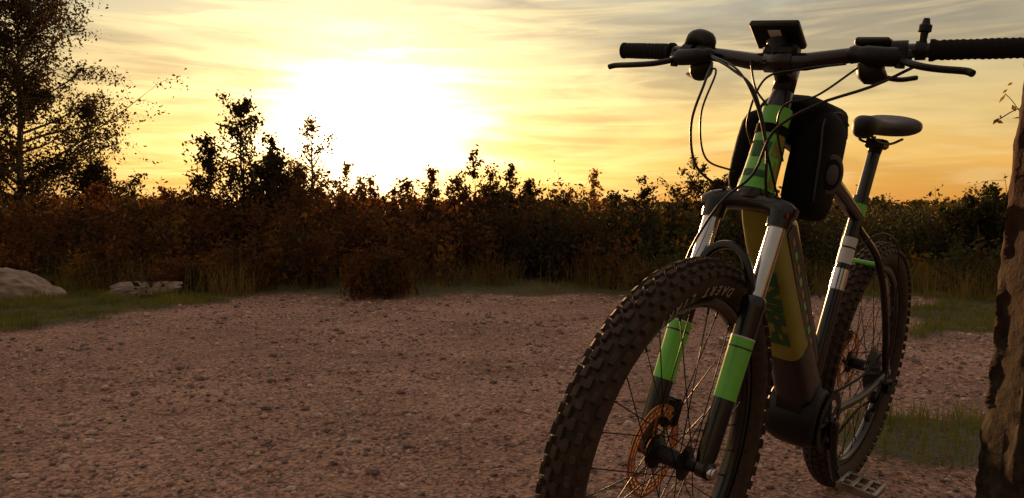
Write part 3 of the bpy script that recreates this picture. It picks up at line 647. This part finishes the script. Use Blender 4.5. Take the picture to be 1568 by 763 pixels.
box(mb,barP(.16)+v3(0,0,.018),(.016,.03,.007),None,0,.3); tube(mb,[barP(.125),barP(.145)],.0155,14,0)
bl=barP(.235); tube(mb,[barP(.227),barP(.243)],.0165,14,0); tube(mb,[bl+v3(0,0,.01),bl+v3(.0,0,.030),bl+v3(.0,0,.032),bl+v3(0,0,.042),bl+v3(0,0,.045),bl+v3(0,0,.054)],[.006,.007,.011,.011,.007,.005],12,0)
mb.obj('brake_levers_and_shifters',[M['black']],bike,auto=45)
mb=MB(); a_=math.radians(32); ux=v3(math.cos(a_),0,math.sin(a_)); uz=v3(-math.sin(a_),0,math.cos(a_)); R=np.stack([ux,yv,uz],1)
dc=bar+v3(-.0,-.012,.050); box(mb,dc,(.036,.048,.007),R,0,.3); box(mb,dc+uz*.0075,(.030,.042,.0008),R,1,.2); box(mb,dc-uz*.0078+ux*.012,(.009,.012,.0006),R,2,.1)
tube(mb,[dc-uz*.006-ux*.01,bar+v3(.0,-.005,.012)],[.022,.018],14,0,up=yv); box(mb,bar+v3(0,0,.02),(.016,.034,.012),None,0,.3)
mb.obj('display',[M['black'],M['screen'],M['white']],bike,auto=40)
mb=MB(); cw=lambda pts,r=.0027:tube(mb,spline(pts,40),r,8)
cw([barP(-.12)+v3(.045,0,-.02),v3(1.02,-.105,1.06),v3(1.03,-.115,.98),v3(1.02,-.095,.90),v3(.975,-.045,.86),v3(.95,-.03,.85)])
cw([barP(-.13)+v3(.03,0,-.03),v3(1.01,-.09,1.08),v3(1.025,-.10,1.0),v3(1.01,-.085,.92),v3(.97,-.04,.90)],.002)
cw([barP(-.12)+v3(.05,0,-.01),v3(1.01,-.06,1.09),v3(1.03,.0,1.05),v3(1.01,.03,.96),v3(.99,.035,.88),v3(.96,.04,.83)])
cw([barP(-.13)+v3(.04,0,-.005),v3(1.02,-.04,1.085),v3(1.03,.012,1.02),v3(1.0,.036,.93),v3(.95,.045,.86)],.0022)
cw([barP(.15)+v3(.03,0,-.03),v3(.99,.10,1.05),v3(1.0,.05,1.03),v3(.97,.03,.99),v3(.93,.035,.93)],.002)
cw([barP(.24)+v3(.03,0,-.03),v3(.99,.19,1.07),v3(1.02,.11,1.03),v3(1.02,.045,.98),v3(1.02,.02,.90),v3(1.03,-.03,.84),v3(1.035,-.075,.74),v3(1.04,-.082,.66),v3(1.08,-.075,.50),v3(1.10,-.06,.45)])
cw([barP(.13)+v3(.03,0,-.02),v3(.985,.06,1.095),v3(.99,.0,1.075),v3(.97,-.03,1.0),v3(.93,-.03,.95)],.0022)
cw([barP(-.05)+v3(.02,0,.0),v3(.98,-.02,1.06),v3(.96,.0,1.03)],.002)
cw([BB+sd*.45+yv*.02,v3(.24,.06,.78),v3(.12,.075,.72),v3(.08,.085,.5),v3(.05,.085,.36),v3(-.03,.085,.33)],.0022)
mb.obj('cables',[M['cable']],bike)
mb=MB()
def pod(c,h,e=2.6):
    t_=np.array([-1,-.97,-.88,-.7,-.3,.2,.6,.82,.95,1]); k_=np.array([.35,.55,.78,.93,1,1,.93,.78,.55,.3])
    P_=[v3(c[0]+.02*(-tt_)+0,c[1],c[2]+h[2]*tt_) for tt_ in t_]
    tube(mb,P_,k_*h[0],28,0,up=v3(1,0,0),r2=np.minimum(1,k_*1.15)*h[1],exp=e)
pod((.80,.050,.93),(.092,.038,.108)); pod((.82,-.062,.935),(.085,.034,.09))
tube(mb,[v3(.88,0,1.02),v3(.875,0,1.02),v3(.83,0,1.03),v3(.72,0,1.025),v3(.66,0,.995),v3(.655,0,.99)],[.01,.028,.036,.036,.026,.01],24,0,up=v3(0,0,1),r2=[.03,.055,.072,.074,.06,.03],exp=2.6)
disc(mb,v3(.81,.088,.915),v3(.25,1,0),.040,.006,28,1); disc(mb,v3(.815,.090,.915),v3(.25,1,0),.031,.006,28,0); disc(mb,v3(.817,.092,.915),v3(.25,1,0),.020,.006,28,1)
tube(mb,[H_(.70),H_(.80)],.0312,24,0,cap=False)
tube(mb,spline([v3(.87,.083,.86),v3(.875,.083,.95),v3(.85,.072,1.02),v3(.76,.07,1.04),v3(.70,.07,1.02)],20),.0022,6,1)
mb.obj('frame_bag',[M['fabric'],M['mesh']],bike)
